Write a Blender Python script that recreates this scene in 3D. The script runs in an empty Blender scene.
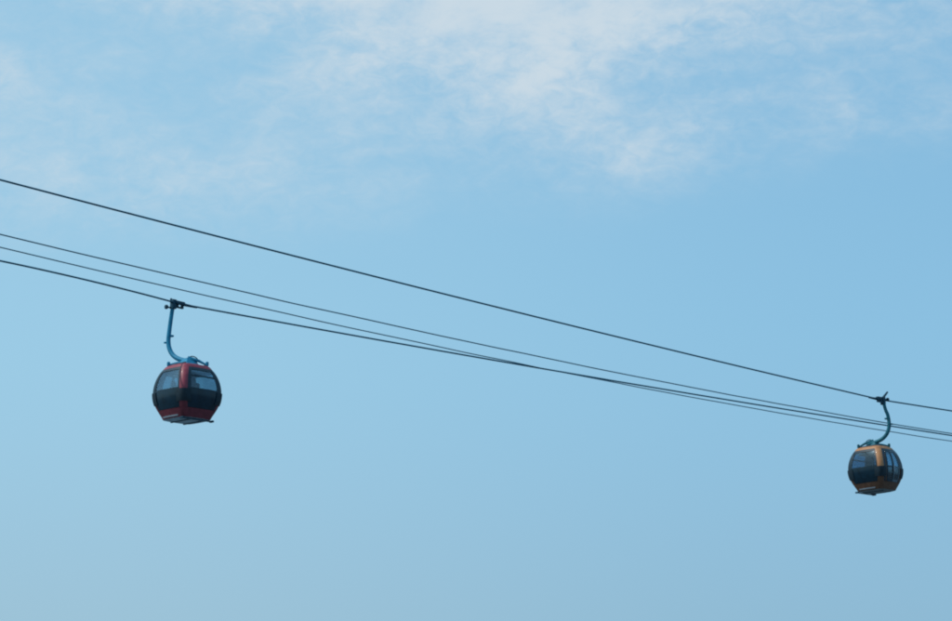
import bpy, bmesh, math, random
from mathutils import Vector, Matrix, Quaternion, noise
random.seed(4)
S = bpy.context.scene
COL = S.collection
R = math.radians
PI = math.pi

# ------------------------------------------------------------------ camera
F_PX, PW, PH = 2700.0, 952.0, 621.0
PITCH = R(12.0)
CAM = Vector((0, 0, 1.7))
cd = bpy.data.cameras.new('camera')
cam = bpy.data.objects.new('camera', cd)
COL.objects.link(cam)
cam.location = CAM
cam.rotation_euler = (PI / 2 + PITCH, 0, 0)
cd.sensor_width = 36
cd.lens = F_PX / PW * 36
cd.clip_start = 0.5
cd.clip_end = 9000
S.camera = cam
AX = Vector((1, 0, 0))
AY = Vector((0, math.cos(PITCH), math.sin(PITCH)))
AZ = Vector((0, -math.sin(PITCH), math.cos(PITCH)))


def ray(px, py):
    return (AY * F_PX + AX * (px - PW / 2) - AZ * (py - PH / 2)).normalized()


# ------------------------------------------------------------------ world
SUN_EL, SUN_ROT = 52.0, -104.0      # rotation clockwise from +Y: the sun stands high on the left
EXPOSURE = 0.42
K = 0.15 * 2 ** EXPOSURE           # what one unit of world colour shows as
world = bpy.data.worlds.new('World')
S.world = world
world.use_nodes = True
nt = world.node_tree
nt.nodes.clear()
N, L = nt.nodes.new, nt.links.new
out = N('ShaderNodeOutputWorld')
bg = N('ShaderNodeBackground')
bg.inputs['Strength'].default_value = 0.15
L(bg.outputs[0], out.inputs[0])
sky = N('ShaderNodeTexSky')
sky.sky_type = 'NISHITA'
sky.sun_disc = False
sky.sun_elevation = R(SUN_EL)
sky.sun_rotation = R(SUN_ROT)
sky.altitude = 0
sky.air_density = 1.0
sky.dust_density = 3.0
sky.ozone_density = 2.0
tint = N('ShaderNodeMix'); tint.data_type = 'RGBA'; tint.blend_type = 'MULTIPLY'
tint.inputs[0].default_value = 1.0
L(sky.outputs[0], tint.inputs[6])
SKY_TINT = (0.80, 1.04, 1.02, 1)
tint.inputs[7].default_value = SKY_TINT

tc = N('ShaderNodeTexCoord')


def math_node(op, a, b=None, clamp=False):
    n = N('ShaderNodeMath'); n.operation = op; n.use_clamp = clamp
    for i, v in enumerate((a, b)):
        if v is None:
            continue
        if isinstance(v, (int, float)):
            n.inputs[i].default_value = v
        else:
            L(v, n.inputs[i])
    return n.outputs[0]


def dot_node(vec):
    n = N('ShaderNodeVectorMath'); n.operation = 'DOT_PRODUCT'
    L(tc.outputs['Generated'], n.inputs[0]); n.inputs[1].default_value = vec
    return n.outputs['Value']


# bearing / height of a sky direction (radians about the hill line the clouds stand over)
su, sv = dot_node(AX), dot_node(AZ)
vec = N('ShaderNodeCombineXYZ')
L(su, vec.inputs[0]); L(math_node('MULTIPLY', sv, 1.7), vec.inputs[1])
vec.inputs[2].default_value = 0.37


def noise_node(scale, detail, rough, off=(0, 0, 0), dist=0.0):
    m = N('ShaderNodeMapping'); L(vec.outputs[0], m.inputs[0]); m.inputs['Location'].default_value = off
    m.inputs['Rotation'].default_value = (0, 0, R(-10))
    n = N('ShaderNodeTexNoise')
    L(m.outputs[0], n.inputs['Vector'])
    n.inputs['Scale'].default_value = scale
    n.inputs['Detail'].default_value = detail
    n.inputs['Roughness'].default_value = rough
    n.inputs['Distortion'].default_value = dist
    return n.outputs['Fac']


# cloud banks: (bearing, height, half width, half height) in photograph pixels at 2700 px per radian
BANKS = [(430, -5, 290, 74, .68), (600, 12, 230, 85, .50), (520, 100, 250, 75, .30), (640, 160, 130, 50, .24), (340, 75, 160, 50, .19),
         (0, 78, 80, 30, .30), (75, 42, 130, 34, .20), (110, 95, 170, 45, .18), (50, 165, 280, 65, .24), (200, 200, 260, 55, .17), (60, 235, 220, 45, .10),
         (880, 118, 210, 46, .26), (880, 50, 180, 55, .20), (960, 0, 130, 50, .30), (770, -10, 130, 40, .26), (190, -8, 190, 34, .38),
         (440, 150, 480, 90, .14), (-220, 60, 180, 160, .4), (1200, 40, 180, 120, .4)]
total = None
for (bx, by, sx, sy, w) in BANKS:
    u0, v0 = (bx - PW / 2) / F_PX, (PH / 2 - by) / F_PX
    du = math_node('MULTIPLY', math_node('SUBTRACT', su, u0), F_PX / sx)
    dv = math_node('MULTIPLY', math_node('SUBTRACT', sv, v0), F_PX / sy)
    d2 = math_node('ADD', math_node('MULTIPLY', du, du), math_node('MULTIPLY', dv, dv))
    g = math_node('MULTIPLY', math_node('EXPONENT', math_node('MULTIPLY', d2, -1.4)), w)
    total = g if total is None else math_node('ADD', total, g)
n1 = noise_node(26, 10, .60, (2.3, 5.7, 0), .35)
n2 = noise_node(105, 9, .66, (4.3, 2.7, 0), .6)
nz = math_node('ADD', math_node('MULTIPLY', math_node('SUBTRACT', n1, .5), 1.25),
               math_node('MULTIPLY', math_node('SUBTRACT', n2, .5), 1.15))
amp = math_node('ADD', math_node('MULTIPLY', total, 1.5, True), .03)
dens = math_node('ADD', total, math_node('MULTIPLY', nz, amp))
mr = N('ShaderNodeMapRange'); mr.interpolation_type = 'SMOOTHSTEP'
L(dens, mr.inputs['Value'])
mr.inputs['From Min'].default_value = 0.02
mr.inputs['From Max'].default_value = 1.05
mr.inputs['To Min'].default_value = 0.0
mr.inputs['To Max'].default_value = 0.92
cmix = N('ShaderNodeMix'); cmix.data_type = 'RGBA'
L(mr.outputs[0], cmix.inputs[0])
# thin even veil of high haze over the whole sky, brighter towards the sun on the left
vl = N('ShaderNodeMapRange'); vl.interpolation_type = 'SMOOTHSTEP'
L(su, vl.inputs['Value'])
vl.inputs['From Min'].default_value = -0.17; vl.inputs['From Max'].default_value = 0.20
vcol = N('ShaderNodeMix'); vcol.data_type = 'RGBA'
L(vl.outputs[0], vcol.inputs[0])
vcol.inputs[6].default_value = (.325 / K, .585 / K, .760 / K, 1)
vcol.inputs[7].default_value = (.235 / K, .495 / K, .715 / K, 1)
vv = N('ShaderNodeMapRange'); vv.interpolation_type = 'SMOOTHSTEP'
L(sv, vv.inputs['Value'])
vv.inputs['From Min'].default_value = -0.12; vv.inputs['From Max'].default_value = 0.0
vlow = N('ShaderNodeMix'); vlow.data_type = 'RGBA'; vlow.blend_type = 'MULTIPLY'; vlow.inputs[0].default_value = 1
vlc = N('ShaderNodeMix'); vlc.data_type = 'RGBA'
L(vv.outputs[0], vlc.inputs[0]); vlc.inputs[6].default_value = (.95, .86, .89, 1); vlc.inputs[7].default_value = (1, 1, 1, 1)
L(vcol.outputs[2], vlow.inputs[6]); L(vlc.outputs[2], vlow.inputs[7])
veil = N('ShaderNodeMix'); veil.data_type = 'RGBA'; veil.inputs[0].default_value = .72
L(tint.outputs[2], veil.inputs[6]); L(vlow.outputs[2], veil.inputs[7])
L(veil.outputs[2], cmix.inputs[6])
CLOUD = (.61 / K, .71 / K, .785 / K, 1)
thick = N('ShaderNodeMapRange'); thick.interpolation_type = 'SMOOTHSTEP'
L(n1, thick.inputs['Value']); thick.inputs['From Min'].default_value = .35; thick.inputs['From Max'].default_value = .62
ccol = N('ShaderNodeMix'); ccol.data_type = 'RGBA'
L(thick.outputs[0], ccol.inputs[0])
ccol.inputs[6].default_value = (.53 / K, .665 / K, .775 / K, 1)
ccol.inputs[7].default_value = CLOUD
L(ccol.outputs[2], cmix.inputs[7])
L(cmix.outputs[2], bg.inputs['Color'])

# ------------------------------------------------------------------ sun
ld = bpy.data.lights.new('sun', 'SUN')
ld.energy = 2.0
ld.angle = R(0.6)
ld.color = (1.0, 0.95, 0.87)
sun = bpy.data.objects.new('sun', ld)
COL.objects.link(sun)
sd = Vector((math.sin(R(SUN_ROT)) * math.cos(R(SUN_EL)), math.cos(R(SUN_ROT)) * math.cos(R(SUN_EL)), math.sin(R(SUN_EL))))
sun.rotation_euler = sd.to_track_quat('Z', 'Y').to_euler()
sun.location = (-60, -30, 120)

S.view_settings.view_transform = 'Standard'
S.view_settings.look = 'None'
S.view_settings.exposure = EXPOSURE
S.view_settings.gamma = 1.0
S.view_settings.use_curve_mapping = False
S.render.engine = 'CYCLES'
S.cycles.filter_width = 2.0
S.cycles.transparent_max_bounces = 24


# ------------------------------------------------------------------ materials
def mat(name, col, rough=.5, metal=0.0, var=.12, vscale=6.0, coat=0.0, bump=0.0, spec=.3):
    m = bpy.data.materials.new(name); m.use_nodes = True
    t = m.node_tree; b = t.nodes['Principled BSDF']
    b.inputs['Roughness'].default_value = rough
    b.inputs['Metallic'].default_value = metal
    b.inputs['Coat Weight'].default_value = coat
    b.inputs['Specular IOR Level'].default_value = spec
    c = t.nodes.new('ShaderNodeTexCoord')
    n = t.nodes.new('ShaderNodeTexNoise')
    n.inputs['Scale'].default_value = vscale
    n.inputs['Detail'].default_value = 6
    t.links.new(c.outputs['Object'], n.inputs['Vector'])
    r = t.nodes.new('ShaderNodeValToRGB')
    r.color_ramp.elements[0].position = .3
    r.color_ramp.elements[1].position = .7
    r.color_ramp.elements[0].color = tuple(v * (1 - var) for v in col) + (1,)
    r.color_ramp.elements[1].color = tuple(min(1, v * (1 + var)) for v in col) + (1,)
    t.links.new(n.outputs['Fac'], r.inputs[0])
    t.links.new(r.outputs[0], b.inputs['Base Color'])
    mm = t.nodes.new('ShaderNodeMapRange')
    mm.inputs['To Min'].default_value = max(0, rough - .08)
    mm.inputs['To Max'].default_value = min(1, rough + .1)
    t.links.new(n.outputs['Fac'], mm.inputs['Value'])
    t.links.new(mm.outputs[0], b.inputs['Roughness'])
    if bump:
        bp = t.nodes.new('ShaderNodeBump'); bp.inputs['Strength'].default_value = bump
        bp.inputs['Distance'].default_value = .01
        t.links.new(n.outputs['Fac'], bp.inputs['Height'])
        t.links.new(bp.outputs[0], b.inputs['Normal'])
    return m


def glass_mat(name, tintc, refl=.12):
    m = bpy.data.materials.new(name); m.use_nodes = True
    t = m.node_tree; t.nodes.clear()
    o = t.nodes.new('ShaderNodeOutputMaterial')
    tr = t.nodes.new('ShaderNodeBsdfTransparent'); tr.inputs[0].default_value = tintc + (1,)
    gl = t.nodes.new('ShaderNodeBsdfGlossy'); gl.inputs['Roughness'].default_value = .12
    gl.inputs['Color'].default_value = (.8, .9, 1, 1)
    fr = t.nodes.new('ShaderNodeLayerWeight'); fr.inputs[0].default_value = .25
    mr_ = t.nodes.new('ShaderNodeMapRange'); mr_.inputs['To Min'].default_value = refl * .6; mr_.inputs['To Max'].default_value = .40
    c = t.nodes.new('ShaderNodeTexCoord'); n = t.nodes.new('ShaderNodeTexNoise'); n.inputs['Scale'].default_value = 2.2
    t.links.new(c.outputs['Object'], n.inputs['Vector'])
    bp = t.nodes.new('ShaderNodeBump'); bp.inputs['Strength'].default_value = .12; bp.inputs['Distance'].default_value = .05
    t.links.new(n.outputs['Fac'], bp.inputs['Height']); t.links.new(bp.outputs[0], gl.inputs['Normal'])
    mx = t.nodes.new('ShaderNodeMixShader')
    t.links.new(fr.outputs['Fresnel'], mr_.inputs['Value'])
    t.links.new(mr_.outputs[0], mx.inputs[0])
    t.links.new(tr.outputs[0], mx.inputs[1]); t.links.new(gl.outputs[0], mx.inputs[2])
    t.links.new(mx.outputs[0], o.inputs[0])
    return m


M = dict(
    red=mat('red_paint', (.24, .038, .060), .48, coat=.1, var=.15),
    red_dark=mat('dark_red_paint', (.125, .022, .035), .45, var=.2),
    orange=mat('orange_paint', (.38, .17, .072), .5, coat=.1, var=.15),
    orange_dark=mat('brown_orange_paint', (.10, .048, .028), .5, var=.25),
    blacks=mat('black_glass_panel', (.002, .018, .034), .18, var=.3, vscale=3),
    rubber=mat('black_rubber', (.004, .018, .030), .6, var=.3),
    frame=mat('black_window_frame', (.010, .030, .048), .45, var=.2),
    steel=mat('blue_steel', (.010, .185, .32), .5, metal=.1, var=.15),
    steel_dark=mat('teal_steel', (.004, .10, .14), .5, metal=.1, var=.2),
    iron=mat('dark_iron', (.004, .040, .070), .5, metal=.2, var=.3),
    grey=mat('underside_grey', (.26, .38, .46), .6, var=.25, vscale=4),
    grey_dark=mat('underside_dark_grey', (.11, .15, .17), .6, var=.3, vscale=4),  # plain darker grey for the floor of the orange cabin
    glass_deep=glass_mat('blue_tinted_glass', (.42, .60, .70), .08),
    silver=mat('pale_trim', (.28, .33, .38), .35, metal=.3, var=.1),
    lining=mat('cabin_lining', (.10, .14, .17), .7, var=.1),
    seat=mat('seat_vinyl', (.035, .05, .07), .55, var=.2),
    rope=mat('steel_rope', (.008, .085, .135), .6, metal=.2, var=.35, vscale=3, bump=.5),  # blue of the hazy air is put into the rope's base colour
    glass=glass_mat('tinted_glass', (.58, .71, .76)),
    glass_door=glass_mat('dark_tinted_glass', (.30, .40, .43)),
    white=mat('white_plastic', (.62, .66, .70), .5, var=.05),
)


# ------------------------------------------------------------------ helpers
def build(name, bm, m, parent=None, smooth=35):
    bmesh.ops.recalc_face_normals(bm, faces=bm.faces)
    for f in bm.faces:
        f.smooth = True
    for e in bm.edges:
        if len(e.link_faces) == 2 and e.calc_face_angle(0) > R(smooth):
            e.smooth = False
    me = bpy.data.meshes.new(name)
    bm.to_mesh(me); bm.free()
    me.materials.append(m)
    o = bpy.data.objects.new(name, me)
    COL.objects.link(o)
    if parent:
        o.parent = parent
    return o


def tag(o, label=None, cat=None, group=None, kind=None):
    for k, v in (('label', label), ('category', cat), ('group', group), ('kind', kind)):
        if v:
            o[k] = v
    return o


def box(bm, c, s, rot=None, bev=0.0):
    r = bmesh.ops.create_cube(bm, size=1.0)
    vs = r['verts']
    for v in vs:
        v.co = Vector((v.co.x * s[0], v.co.y * s[1], v.co.z * s[2]))
    if bev:
        es = list({e for v in vs for e in v.link_edges})
        rb = bmesh.ops.bevel(bm, geom=es, offset=bev, segments=2, affect='EDGES', profile=.6)
        vs = list({v for f in rb['faces'] for v in f.verts} | {v for v in vs if v.is_valid})
    for v in vs:
        if rot is not None:
            v.co = rot @ v.co
        v.co += Vector(c)
    return vs


def tube(bm, pts, rad, seg=12, cap=True):
    pts = [Vector(p) for p in pts]
    n = len(pts)
    rads = rad if isinstance(rad, (list, tuple)) else [rad] * n
    rings = []
    prev = None
    for i, p in enumerate(pts):
        d = (pts[min(i + 1, n - 1)] - pts[max(i - 1, 0)]).normalized()
        if prev is None:
            a = d.orthogonal().normalized()
        else:
            a = (prev - d * prev.dot(d)).normalized()
        prev = a
        b = d.cross(a)
        rings.append([bm.verts.new(p + (a * math.cos(2 * PI * k / seg) + b * math.sin(2 * PI * k / seg)) * rads[i]) for k in range(seg)])
    for i in range(n - 1):
        for k in range(seg):
            bm.faces.new((rings[i][k], rings[i][(k + 1) % seg], rings[i + 1][(k + 1) % seg], rings[i + 1][k]))
    if cap:
        bm.faces.new(rings[0][::-1]); bm.faces.new(rings[-1])


def catmull(ps, k=6):
    ps = [Vector(p) for p in ps]
    q = [ps[0] * 2 - ps[1]] + ps + [ps[-1] * 2 - ps[-2]]
    o = []
    for i in range(1, len(q) - 2):
        a, b, c, d = q[i - 1:i + 3]
        for j in range(k):
            t = j / k
            o.append(.5 * ((2 * b) + (c - a) * t + (2 * a - 5 * b + 4 * c - d) * t * t + (3 * b - a - 3 * c + d) * t ** 3))
    o.append(ps[-1])
    return o


# ------------------------------------------------------------------ ground (unseen below the frame, added for bounce light)
gb = bmesh.new()
gn = 60
gv = [[None] * (gn + 1) for _ in range(gn + 1)]
for i in range(gn + 1):
    for j in range(gn + 1):
        x = (i / gn * 2 - 1); y = (j / gn * 2 - 1)
        x = math.copysign(abs(x) ** 2.0, x) * 4000; y = math.copysign(abs(y) ** 2.0, y) * 4000
        rr = math.hypot(x, y)
        h = noise.noise(Vector((x * .01, y * .01, .3))) * 1.2 * min(1, max(0, (rr - 15) / 60))
        gv[i][j] = gb.verts.new((x, y, h - .02))
for i in range(gn):
    for j in range(gn):
        gb.faces.new((gv[i][j], gv[i + 1][j], gv[i + 1][j + 1], gv[i][j + 1]))
g = build('ground', gb, mat('bounce_ground_grey', (.10, .125, .145), .95, var=.3, vscale=.3))
tag(g, kind='structure')

# ------------------------------------------------------------------ line geometry
DIR = Vector((math.cos(R(46)), math.sin(R(46)), 0))      # the lift runs away to the right
NOR = Vector((-DIR.y, DIR.x, 0))                  # towards the far lane
BASE = Vector((-10.7, 100.0, 0))                  # under the red gondola, far lane


def hit(px, py, lane):
    """point of the vertical plane of a lane (metres from the far lane along NOR) seen at a photograph pixel -> (t, z)"""
    d = ray(px, py)
    o = BASE + NOR * lane
    k = (o - CAM).dot(NOR) / d.dot(NOR)
    p = CAM + d * k
    return (p - o).dot(DIR), p.z


def polyfit(pts, deg=2):
    n = deg + 1
    A = [[sum(t ** (i + j) for t, z in pts) for j in range(n)] + [sum(z * t ** i for t, z in pts)] for i in range(n)]
    for i in range(n):
        p = max(range(i, n), key=lambda r: abs(A[r][i])); A[i], A[p] = A[p], A[i]
        for r in range(n):
            if r != i:
                f = A[r][i] / A[i][i]
                A[r] = [a - f * b for a, b in zip(A[r], A[i])]
    return [A[i][n] / A[i][i] for i in range(n)]


def pv(c, t):
    return sum(a * t ** i for i, a in enumerate(c))


LANE_A, LANE_D, LANE_B, LANE_C = -4.6, 0.0, -2.8, -1.8
PA = [(0, 180), (240, 241.7), (400, 283), (480, 302.8), (600, 332.6), (640, 342.3), (780, 376.3), (800, 381), (872, 397.2)]
PA2 = [(892, 401.6), (920, 406), (952, 411)]
PD = [(0, 260.7), (60, 273.8), (120, 288), (168, 300.5)]
PD2 = [(192, 306.5), (240, 314.9), (400, 343.5), (480, 357.8), (600, 378.7), (640, 385.3), (780, 408.3), (800, 411.5), (870, 423), (952, 435.5)]
PB = [(0, 233.9), (240, 291.4), (400, 327), (480, 344.5), (600, 369), (640, 377.3), (800, 407.2), (952, 434.0)]
PC = [(0, 247), (240, 303.5), (400, 338.5), (480, 355.2), (600, 379.7), (640, 387.8), (800, 416.3), (952, 441.3)]


def cable(name, segs, lane, rad, label, wob=0.0):
    """segs: one or two pixel lists; two meet at a grip (kink)"""
    fits = [polyfit([hit(x, y, lane) for x, y in s], 2 if len(s) > 3 else 1) for s in segs]
    if len(segs) == 2:
        a = hit(*segs[0][-1], lane)[0]; b = hit(*segs[1][0], lane)[0]
        tk = (a + b) / 2
        dz = pv(fits[1], tk) - pv(fits[0], tk)
    ts = [(-70 + i * .7) for i in range(int(215 / .7))]
    pts = []
    for t in ts:
        if len(segs) == 1:
            z = pv(fits[0], t)
        elif t < tk:
            z = pv(fits[0], t) + dz / 2 * math.exp((t - tk) / 6)
        else:
            z = pv(fits[1], t) - dz / 2 * math.exp(-(t - tk) / 6)
        z += wob * noise.noise(Vector((t * .35, lane, 3.1)))
        pts.append(BASE + NOR * lane + DIR * t + Vector((0, 0, z)))
    bm = bmesh.new()
    tube(bm, pts, rad, seg=8)
    o = build(name, bm, M['rope'])
    tag(o, label, 'cable', 'cables of the gondola lift')

    def z_at(t):
        i = min(max((t + 70) / .7, 0), len(pts) - 2); k = int(i)
        return pts[k].lerp(pts[k + 1], i - k)
    return z_at


ropeA = cable('haul_rope', [PA, PA2], LANE_A, .034, 'uppermost dark cable, the one the orange gondola hangs from')
ropeD = cable('haul_rope', [PD, PD2], LANE_D, .033, 'dark cable the red gondola hangs from, lowest at the left edge')
cable('signal_cable', [PB], LANE_B, .023, 'thin dark cable second from the top, passing behind the orange gondola hanger', .02)
cable('signal_cable', [PC], LANE_C, .021, 'thinnest cable, third from the top at the left and lowest at the right', .02)

# ------------------------------------------------------------------ the cabin
H = 1.98
PROF = [(0.0, .665), (.10, .765), (.20, .85), (.30, .915), (.40, .95), (.50, .96), (.60, .95), (.70, .915), (.80, .86), (.90, .775), (.96, .70), (1.0, .625)]
RC, BOW = .19, .04


def W(zn):
    for (a, wa), (b, wb) in zip(PROF, PROF[1:]):
        if zn <= b:
            t = (zn - a) / (b - a)
            t2 = t
            return wa + (wb - wa) * t2
    return PROF[-1][1]


def Ws(zn):
    return (W(max(0, zn - .05)) + 2 * W(zn) + W(min(1, zn + .05))) / 4


def face_pt(side, s, zn, off):
    w = Ws(zn); a = w - RC
    lat, o = s * a, w + BOW * (1 - s * s) + off
    c, sn = [(1, 0), (0, 1), (-1, 0), (0, -1)][side]
    return Vector((c * o - sn * lat, sn * o + c * lat, zn * H))


def corner_pt(side, t, zn, off):
    """corner between side and side+1, t 0..1"""
    w = Ws(zn); a = w - RC
    c, sn = [(1, 0), (0, 1), (-1, 0), (0, -1)][side]
    ang = t * PI / 2
    o = a + (RC + off) * math.cos(ang); lat = a + (RC + off) * math.sin(ang)
    return Vector((c * o - sn * lat, sn * o + c * lat, zn * H))


def shell(bm, path, z0, z1, off, th, nz=8, closed=False):
    """path: list of functions (zn, off) -> point; makes a closed curved slab"""
    zs = [z0 + (z1 - z0) * i / nz for i in range(nz + 1)]
    O = [[bm.verts.new(p(z, off)) for p in path] for z in zs]
    I = [[bm.verts.new(p(z, off - th)) for p in path] for z in zs]
    n = len(path); rng = range(n if closed else n - 1)
    for i in range(nz):
        for j in rng:
            k = (j + 1) % n
            bm.faces.new((O[i][j], O[i][k], O[i + 1][k], O[i + 1][j]))
            bm.faces.new((I[i][j], I[i + 1][j], I[i + 1][k], I[i][k]))
    for j in rng:
        k = (j + 1) % n
        bm.faces.new((O[0][j], I[0][j], I[0][k], O[0][k]))
        bm.faces.new((O[-1][j], O[-1][k], I[-1][k], I[-1][j]))
    if not closed:
        for i in range(nz):
            bm.faces.new((O[i][0], O[i + 1][0], I[i + 1][0], I[i][0]))
            bm.faces.new((O[i][-1], I[i][-1], I[i + 1][-1], O[i + 1][-1]))


def fpath(side, s0, s1, n=8):
    return [(lambda z, o, s=s0 + (s1 - s0) * i / n: face_pt(side, s, z, o)) for i in range(n + 1)]


def cpath(side, n=6):
    return [(lambda z, o, t=i / n: corner_pt(side, t, z, o)) for i in range(n + 1)]


def pillar_path(side, s=.975, n=8):
    return fpath(side, s, .999, 2) + cpath(side, n) + fpath((side + 1) % 4, -.999, -s, 2)


def ring_path():
    p = []
    for k in range(4):
        p += fpath(k, -.985, .985, 8) + cpath(k, 5)[1:-1]
    return p


ZS, ZL, ZW, ZH = .165, .515, .535, .905     # skirt top, dark panel top, window bottom, window top


def gondola(paint, dark, steel, label, origin, rotz, rope_pt, slope, lever=1.0, knob=0.0, glass='glass', under='grey', roll=0.0):
    root = bpy.data.objects.new('gondola', None)
    COL.objects.link(root)
    swing = Matrix.Rotation(roll, 3, Vector((0, 1, 0)))          # swinging a little about the rope
    origin = rope_pt + swing @ (Vector(origin) - rope_pt)
    turn = swing @ Matrix.Rotation(rotz, 3, 'Z')
    root.location = origin; root.rotation_euler = turn.to_euler()
    root.empty_display_size = .3
    tag(root, label, 'gondola', 'gondolas on the lift')
    bm = bmesh.new(); shell(bm, ring_path(), 0.0, ZS, 0, .04, 4, True)
    build('skirt', bm, dark, root)
    bm = bmesh.new(); shell(bm, ring_path(), ZH + .045, 1.0, .004, .05, 4, True)
    build('roof_rim', bm, paint, root)
    # floor pan: slightly dished box under the skirt
    bm = bmesh.new()
    ring = [p(0, -.02) for p in ring_path()]
    rings = []
    for sc, z in ((1.0, .04), (.985, -.012), (.80, -.045), (.4, -.05)):
        rings.append([bm.verts.new(Vector((v.x * sc, v.y * sc, z))) for v in ring])
    for a, b in zip(rings, rings[1:]):
        for j in range(len(ring)):
            k = (j + 1) % len(ring); bm.faces.new((a[j], a[k], b[k], b[j]))
    bm.faces.new(rings[-1]); bm.faces.new(rings[0][::-1])
    build('floor', bm, M[under], root)
    # roof cap
    bm = bmesh.new()
    ring = [p(1, -.01) for p in ring_path()]
    rings = []
    for sc, z in ((1.0, H - .03), (1.0, H + .012), (.93, H + .045), (.6, H + .075), (.25, H + .085)):
        rings.append([bm.verts.new(Vector((v.x * sc, v.y * sc, z))) for v in ring])
    for a, b in zip(rings, rings[1:]):
        for j in range(len(ring)):
            k = (j + 1) % len(ring); bm.faces.new((a[j], a[k], b[k], b[j]))
    bm.faces.new(rings[-1]); bm.faces.new(rings[0][::-1])
    build('roof', bm, paint, root)
    # corner pillars and corner bumpers
    for k in range(4):
        bm = bmesh.new(); shell(bm, pillar_path(k), .47, ZH + .043, .004, .05, 12)
        build('pillar', bm, paint if k % 2 == 0 else M['frame'], root)
        bm = bmesh.new(); shell(bm, pillar_path(k), ZS + .002, .468, .004, .05, 8)
        build('pillar_foot', bm, dark, root)
        bm = bmesh.new()
        shell(bm, fpath(k, .80, .999, 3) + cpath(k, 6) + fpath((k + 1) % 4, -.999, -.80, 3), .27, .50, .036, .030, 6)
        build('corner_bumper', bm, M['rubber'], root)
    # three glazed sides: -y, +x, -x ; side index 0:+x 1:+y 2:-x 3:-y
    E = .970
    for k in (0, 2, 3):
        bm = bmesh.new(); shell(bm, fpath(k, -E, E), ZS + .004, ZL, .006, .03, 10)
        build('lower_panel', bm, M['blacks'], root)
        bm = bmesh.new()
        shell(bm, fpath(k, -E, E), ZL + .002, ZW, .004, .04, 2)
        shell(bm, fpath(k, -E, E), ZH - .012, ZH + .043, .004, .04, 2)
        wl = -.77 if k == 3 else -.86
        wr = .86
        shell(bm, fpath(k, -E, wl, 2), ZW + .001, ZH - .013, .004, .04, 10)
        shell(bm, fpath(k, wr, E, 2), ZW + .001, ZH - .013, .004, .04, 10)
        fr = build('window', bm, M['frame'], root)
        if k == 3:      # hinged top light with its bar
            bm2 = bmesh.new(); shell(bm2, fpath(k, wl + .003, wr - .003), .765, .79, .010, .035, 1)
            build('vent_bar', bm2, M['frame'], fr)
        bm = bmesh.new(); shell(bm, fpath(k, wl + .001, wr - .001), ZW + .001, ZH - .013, -.010, .008, 10)
        build('pane', bm, M[glass], fr)
    # door side (+y): two sliding leaves between fixed dark strips
    k = 1
    bm = bmesh.new()
    shell(bm, fpath(k, -E, -.66, 3), ZS + .004, ZH + .041, .004, .04, 12)
    shell(bm, fpath(k, .66, E, 3), ZS + .004, ZH + .041, .004, .04, 12)
    shell(bm, fpath(k, -.655, .655, 6), ZH + .004, ZH + .041, .004, .04, 1)
    build('door_surround', bm, M['blacks'], root)
    for s0, s1 in ((-.65, -.008), (.008, .65)):
        bm = bmesh.new()
        z0, z1 = ZS + .004, ZH
        e = .07
        shell(bm, fpath(k, s0, s0 + e, 2), z0, z1, .016, .04, 14)
        shell(bm, fpath(k, s1 - e, s1, 2), z0, z1, .016, .04, 14)
        shell(bm, fpath(k, s0 + e + .001, s1 - e - .001, 3), z0, z0 + .05, .016, .04, 2)
        shell(bm, fpath(k, s0 + e + .001, s1 - e - .001, 3), z1 - .03, z1, .016, .04, 2)
        shell(bm, fpath(k, s0 + e + .001, s1 - e - .001, 3), .50, .53, .014, .035, 2)
        lf = build('door', bm, M['lining'] if s0 > -.5 else M['frame'], root)
        bm = bmesh.new(); shell(bm, fpath(k, s0 + e + .002, s1 - e - .002, 4), z0 + .051, .499, 0, .008, 7)
        build('lower_pane', bm, M['glass_door'], lf)
        bm = bmesh.new(); shell(bm, fpath(k, s0 + e + .002, s1 - e - .002, 4), .531, z1 - .031, 0, .008, 7)
        build('pane', bm, M['glass'], lf)
        bm = bmesh.new()
        hx = s1 - e / 2 if s0 < 0 and s1 < .1 else s0 + e / 2
        tube(bm, [face_pt(k, hx, z, .05) for z in (.40, .45, .50, .55)], .014, 8)
        build('handle', bm, M['silver'], lf)
    # painted bands that run up beside the door
    for s0, s1 in ((-.80, -.72), (.72, .80)):
        bm = bmesh.new(); shell(bm, fpath(k, s0, s1, 2), ZS + .006, .80, .009, .004, 12)
        build('door_stripe', bm, dark, root)
    # pale sill strips at the foot of both ends
    for k in (0, 2):
        bm = bmesh.new(); shell(bm, fpath(k, -.93, .80), .022, .048, .022, .020, 2)
        build('sill_trim', bm, M['silver'], root)
    # benches against both ends, inside
    for sx in (1, -1):
        bm = bmesh.new()
        box(bm, (sx * .47, 0, .43), (.42, 1.25, .07), bev=.02)
        box(bm, (sx * .50, 0, .21), (.30, 1.15, .36))
        box(bm, (sx * .69, 0, .74), (.06, 1.25, .50), Matrix.Rotation(sx * R(8), 3, 'Y'), bev=.02)
        build('bench', bm, M['seat'], root)
    # lining of ceiling
    bm = bmesh.new(); box(bm, (0, 0, H * .955), (1.15, 1.15, .03), bev=.008)
    build('ceiling_lining', bm, M['lining'], root)
    # step rail under the -y edge, ends reaching past the corners
    bm = bmesh.new()
    box(bm, (0, -.63, -.055), (1.40, .10, .035), bev=.01)
    for x in (-.69, .69):
        box(bm, (x, -.62, -.045), (.10, .19, .075), bev=.02)
    build('guide_rail', bm, M['iron'], root)
    bm = bmesh.new()
    for x in (-.3, .3):
        box(bm, (x, 0, -.062), (.07, 1.10, .03), bev=.008)
    build('underframe', bm, M['iron'], root)
    # roof rails with upright buffers at the corners
    zt = H + .09
    bm = bmesh.new()
    c = .48
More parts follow.
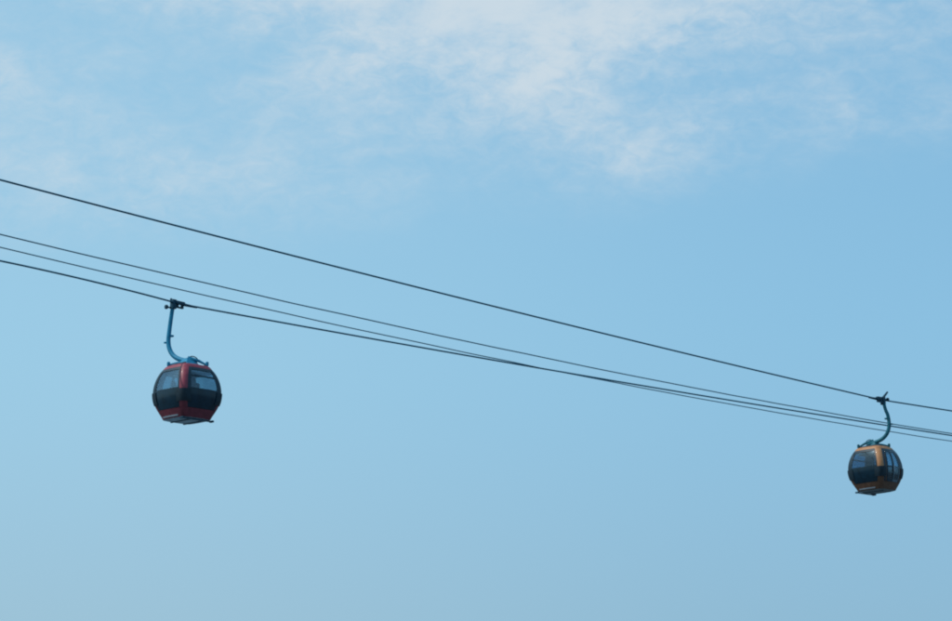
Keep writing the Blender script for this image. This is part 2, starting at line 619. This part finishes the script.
    for a, b in (((-c, -c), (-c, c)), ((c, -c), (c, c))):
        tube(bm, [(a[0], a[1], zt), (b[0], b[1], zt)], .026, 8)
    for sx, sy in ((1, 1), (-1, 1), (-1, -1), (1, -1)):
        tube(bm, [(sx * c, sy * c, H - .01), (sx * c, sy * c, zt)], .022, 8)
    build('roof_rail', bm, M['iron'], root)
    for sx, sy in ((-1, 1), (1, -1)):
        bm = bmesh.new()
        p0 = Vector((sx * (c + .03), sy * (c + .03), zt - .03))
        tube(bm, [p0, p0 + Vector((0, 0, .03)), p0 + Vector((0, 0, .15)), p0 + Vector((0, 0, .17))], [.045, .06, .06, .04], 12)
        build('roof_buffer', bm, steel, root)
    # suspension: pyramid seat and two long sloping arms to opposite corners
    bm = bmesh.new()
    for sx, sy in ((1, -1), (-1, 1)):
        hh = .30 if sx > 0 else .14
        pts = [(0, 0, H + .085 + hh), (sx * .3, sy * .3, H + .10 + hh * .52), (sx * c, sy * c, zt + .03)]
        tube(bm, pts, [.075, .055, .038], 10)
    lo = [bm.verts.new((x * .34, y * .34, H + .07)) for x, y in ((1, 1), (-1, 1), (-1, -1), (1, -1))]
    hi = [bm.verts.new((x * .11, y * .11, H + .36)) for x, y in ((1, 1), (-1, 1), (-1, -1), (1, -1))]
    for j in range(4):
        q = (j + 1) % 4; bm.faces.new((lo[j], lo[q], hi[q], hi[j]))
    bm.faces.new(lo[::-1]); bm.faces.new(hi)
    build('suspension_arm', bm, steel, root)
    bm = bmesh.new()
    tube(bm, catmull([(-.05, -.02, H + .30), (.06, -.1, H + .43), (.2, -.2, H + .40), (.33, -.3, H + .22)]), .020, 8)
    build('door_cable', bm, M['iron'], root)

    # hanger: from the pivot out past the rope and up to the grip (local frame)
    rp = turn.transposed() @ (rope_pt - origin)      # rope point in local coordinates
    top = Vector((rp.x - .20, rp.y + .07, rp.z - .10))
    bu = top.y + .23
    hp = [(.28, -.16, H + .17), (.12, bu * .04, H + .25), (-.05, bu * .46, H + .38), (-.13, bu * .76, H + .56), (-.18, bu * .94, H + .82),
          (-.20, bu, H + 1.12), (-.20, bu - .04, H + 1.50), (top.x, top.y + .09, top.z - .40), tuple(top)]
    pts = catmull(hp, 7)
    bm = bmesh.new()
    nn = len(pts)
    tube(bm, pts, [.098 - .022 * i / nn for i in range(nn)], 14)
    # little brackets on the tube
    q = pts[int(nn * .70)]; q2 = pts[int(nn * .60)]
    box(bm, q + Vector((.08, -.08, 0)), (.12, .12, .07), bev=.01)
    box(bm, q2 + Vector((-.07, .10, 0)), (.09, .09, .06), bev=.01)
    hang = build('hanger', bm, steel, root)
    # grip, turned to the slope of the rope
    sl = Matrix.Rotation(slope, 3, 'Y')
    gi = bpy.data.objects.new
    bm = bmesh.new()

    def gb_(c_, s_, extra=None, bev=.012):
        rot = sl if extra is None else sl @ extra
        box(bm, rp + sl @ Vector(c_), s_, rot, bev)
    gb_((.02, .045, .04), (.52, .12, .13))
    gb_((.05, -.06, .02), (.42, .05, .12))
    gb_((-.20, .05, -.06), (.17, .20, .36))
    gb_((.03, .07, -.13), (.50, .10, .06))
    gb_((.22, .05, -.06), (.07, .12, .18))
    gb_((-.02, .05, -.05), (.08, .12, .16))
    build('grip', bm, M['iron'], root)
    # tapered rope guides either side of the jaw
    for sx, ln in ((1, .62), (-1, .12)):
        bm = bmesh.new()
        a = rp + sl @ Vector((sx * .26, 0, 0)); b = rp + sl @ Vector((sx * (.26 + ln), 0, 0))
        tube(bm, [a, a.lerp(b, .4), b], [.062, .052, .036], 10)
        build('rope_guide', bm, M['iron'], root)
    bm = bmesh.new()
    a = rp + Vector((-.24, .10, -.05 + knob)); b = rp + Vector((-.46, .14, -.04 + knob))
    tube(bm, [a, b], .032, 8)
    d = (b - a).normalized()
    tube(bm, [b - d * .05, b - d * .03, b + d * .03, b + d * .05], [.07, .085, .085, .07], 14)
    build('guide_roller', bm, M['iron'], root)
    bm = bmesh.new()
    a = rp + Vector((-.16, .05, .05)); b = rp + Vector((-.26 - .10 * lever, .10 + .06 * lever, .10 + .17 * lever))
    tube(bm, [a, a.lerp(b, .75), b], [.06, .048, .04], 8)
    build('grip_lever', bm, M['iron'], root)
    return root


def place(grip_px, rope, lane):
    """the rope point a gondola hangs from"""
    t = hit(grip_px, 300 if lane == 0 else 397, lane)[0]
    return rope(t), t


ang = math.atan2(DIR.y, DIR.x)
# red gondola, far lane: local +y looks away from the camera
gp, t = place(178.5, ropeD, LANE_D)
rz = ang - R(1.5)
org = gp - Matrix.Rotation(rz, 3, 'Z') @ Vector((0, .65, 0)) - Vector((0, 0, H + 2.56))
sl = math.atan2(ropeD(t - .8).z - ropeD(t + .8).z, 1.6)
red = gondola(M['red'], M['red_dark'], M['steel'], 'red gondola with black glass sides hanging from its curved blue arm', org, rz, gp, sl, lever=.35, knob=-.14)
# orange gondola, near lane, turned the other way
gp, t = place(879.5, ropeA, LANE_A)
rz2 = ang + PI + R(2)
org2 = gp - Matrix.Rotation(rz2, 3, 'Z') @ Vector((0, .50, 0)) - Vector((0, 0, H + 2.27))
sl2 = math.atan2(ropeA(t - .8).z - ropeA(t + .8).z, 1.6)
orange = gondola(M['orange'], M['orange_dark'], M['steel_dark'], 'small orange gondola with a dark sliding door, hanging at the far right', org2, rz2, gp, -sl2, lever=1.6, knob=.06, glass='glass_deep', under='grey_dark', roll=R(-2.2))


# ------------------------------------------------------------------ passengers in the red gondola
def person(label, loc, rz, skin_m, top_m, trouser_m, hair_m, lean=0.0):
    J = {}      # seated figure, facing +x, seat height .465, feet on z = 0
    hipz = .56
    names = [('pelvis', (0, 0, hipz), .13), ('belly', (.0, 0, hipz + .16), .125), ('chest', (-.02 + lean, 0, hipz + .36), .145),
             ('neck', (0 + lean, 0, hipz + .53), .055), ('skull_low', (.025 + lean, 0, hipz + .61), .075), ('skull', (.015 + lean, 0, hipz + .72), .095),
             ('crown', (.0 + lean, 0, hipz + .79), .07)]
    for sy, n in ((1, 'l'), (-1, 'r')):
        names += [(n + 'hip', (.02, sy * .10, hipz - .01), .09), (n + 'knee', (.44, sy * .13, hipz - .03), .062), (n + 'ankle', (.42, sy * .12, .11), .042),
                  (n + 'toe', (.56, sy * .14, .05), .036),
                  (n + 'sh', (-.02 + lean, sy * .19, hipz + .44), .062), (n + 'el', (.03 + lean, sy * .24, hipz + .17), .046), (n + 'wr', (.25, sy * .17, hipz + .10), .029),
                  (n + 'palm', (.32, sy * .15, hipz + .085), .034)]
        for f in range(4):
            names += [(n + 'f%d' % f, (.375, sy * (.125 + .018 * f), hipz + .075), .010), (n + 'g%d' % f, (.405 - .006 * abs(f - 1.5), sy * (.125 + .018 * f), hipz + .055), .009)]
        names += [(n + 'th', (.335, sy * .112, hipz + .08), .011), (n + 'tt', (.365, sy * .10, hipz + .07), .010)]
    idx = {nm: i for i, (nm, p, r) in enumerate(names)}
    E = [('pelvis', 'belly'), ('belly', 'chest'), ('chest', 'neck'), ('neck', 'skull_low'), ('skull_low', 'skull'), ('skull', 'crown')]
    for n in 'lr':
        E += [('pelvis', n + 'hip'), (n + 'hip', n + 'knee'), (n + 'knee', n + 'ankle'), (n + 'ankle', n + 'toe'), ('chest', n + 'sh'), (n + 'sh', n + 'el'), (n + 'el', n + 'wr'), (n + 'wr', n + 'palm')]
        for f in range(4):
            E += [(n + 'palm', n + 'f%d' % f), (n + 'f%d' % f, n + 'g%d' % f)]
        E += [(n + 'palm', n + 'th'), (n + 'th', n + 'tt')]
    me = bpy.data.meshes.new('person')
    me.from_pydata([p for _, p, _ in names], [(idx[a], idx[b]) for a, b in E], [])
    o = bpy.data.objects.new('person', me); COL.objects.link(o)
    sk = o.modifiers.new('skin', 'SKIN'); sk.use_smooth_shade = True; sk.branch_smoothing = .6
    for i, (_, _, r) in enumerate(names):
        me.skin_vertices[0].data[i].radius = (r, r)
        me.skin_vertices[0].data[i].use_root = (i == 0)
    sb = o.modifiers.new('sub', 'SUBSURF'); sb.levels = 1; sb.render_levels = 2
    me.materials.append(skin_m)
    o.location = loc; o.rotation_euler = (0, 0, rz)
    tag(o, label, 'person', 'passengers in the red gondola')

    def coat(name, keep, grow, m):
        ks = [k for k in range(len(names)) if names[k][0] in keep]
        mp = {k: i for i, k in enumerate(ks)}
        m2 = bpy.data.meshes.new(name)
        m2.from_pydata([names[k][1] for k in ks], [(mp[idx[a]], mp[idx[b]]) for a, b in E if idx[a] in mp and idx[b] in mp], [])
        c = bpy.data.objects.new(name, m2); COL.objects.link(c); c.parent = o
        s = c.modifiers.new('skin', 'SKIN'); s.use_smooth_shade = True
        for i, k in enumerate(ks):
            r = names[k][2] + grow
            m2.skin_vertices[0].data[i].radius = (r, r)
            m2.skin_vertices[0].data[i].use_root = (i == 0)
        q = c.modifiers.new('sub', 'SUBSURF'); q.levels = 1; q.render_levels = 2
        m2.materials.append(m)
    coat('shirt', ('pelvis', 'belly', 'chest', 'lsh', 'rsh', 'lel', 'rel', 'lwr', 'rwr'), .014, top_m)
    coat('trousers', ('pelvis', 'lhip', 'rhip', 'lknee', 'rknee', 'lankle', 'rankle'), .016, trouser_m)
    # hair cap, nose, ears, eyes, mouth
    hc = Vector((.015 + lean, 0, hipz + .73))
    bm = bmesh.new()
    bmesh.ops.create_uvsphere(bm, u_segments=20, v_segments=14, radius=.108)
    for v in list(bm.verts):
        if v.co.x > .055 and v.co.z < .045:
            v.co.x = .055 - (v.co.x - .055) * .3
        v.co.z *= 1.12
        v.co += hc + Vector((-.014, 0, .015)) + Vector((0, 0, .006 * noise.noise(v.co * 40)))
    build('hair', bm, hair_m, o)
    bm = bmesh.new()
    tube(bm, [hc + Vector((.085, 0, .0)), hc + Vector((.112, 0, -.035)), hc + Vector((.088, 0, -.045))], [.009, .015, .010], 8)
    build('nose', bm, skin_m, o)
    for sy in (1, -1):
        bm = bmesh.new()
        box(bm, hc + Vector((0, sy * .093, -.02)), (.03, .018, .055), bev=.006)
        build('ear', bm, skin_m, o)
    for sy in (1, -1):
        bm = bmesh.new()
        bmesh.ops.create_uvsphere(bm, u_segments=8, v_segments=6, radius=.011, matrix=Matrix.Translation(hc + Vector((.088, sy * .032, -.002))))
        build('eye', bm, M['iron'], o)
    bm = bmesh.new(); box(bm, hc + Vector((.088, 0, -.075)), (.012, .045, .010), bev=.003)
    build('mouth', bm, mat('lips', (.25, .07, .06), .5), o)


skin_m = mat('skin', (.34, .19, .13), .55, var=.06)
hair_m = mat('dark_hair', (.012, .012, .014), .6, var=.2)
Rr = Matrix.Rotation(rz, 3, 'Z')
person('dark-haired passenger in navy, seen behind the right-hand window of the red gondola', org + Rr @ Vector((.42, -.05, .03)), rz + PI,
       skin_m, mat('navy_shirt', (.015, .03, .05), .8), mat('grey_trousers', (.05, .055, .065), .8), hair_m)
person('passenger in a dusty pink shirt behind the left-hand window of the red gondola', org + Rr @ Vector((-.42, .28, .03)), rz,
       skin_m, mat('pink_shirt', (.30, .15, .19), .8), mat('dark_trousers', (.03, .035, .05), .8), hair_m)
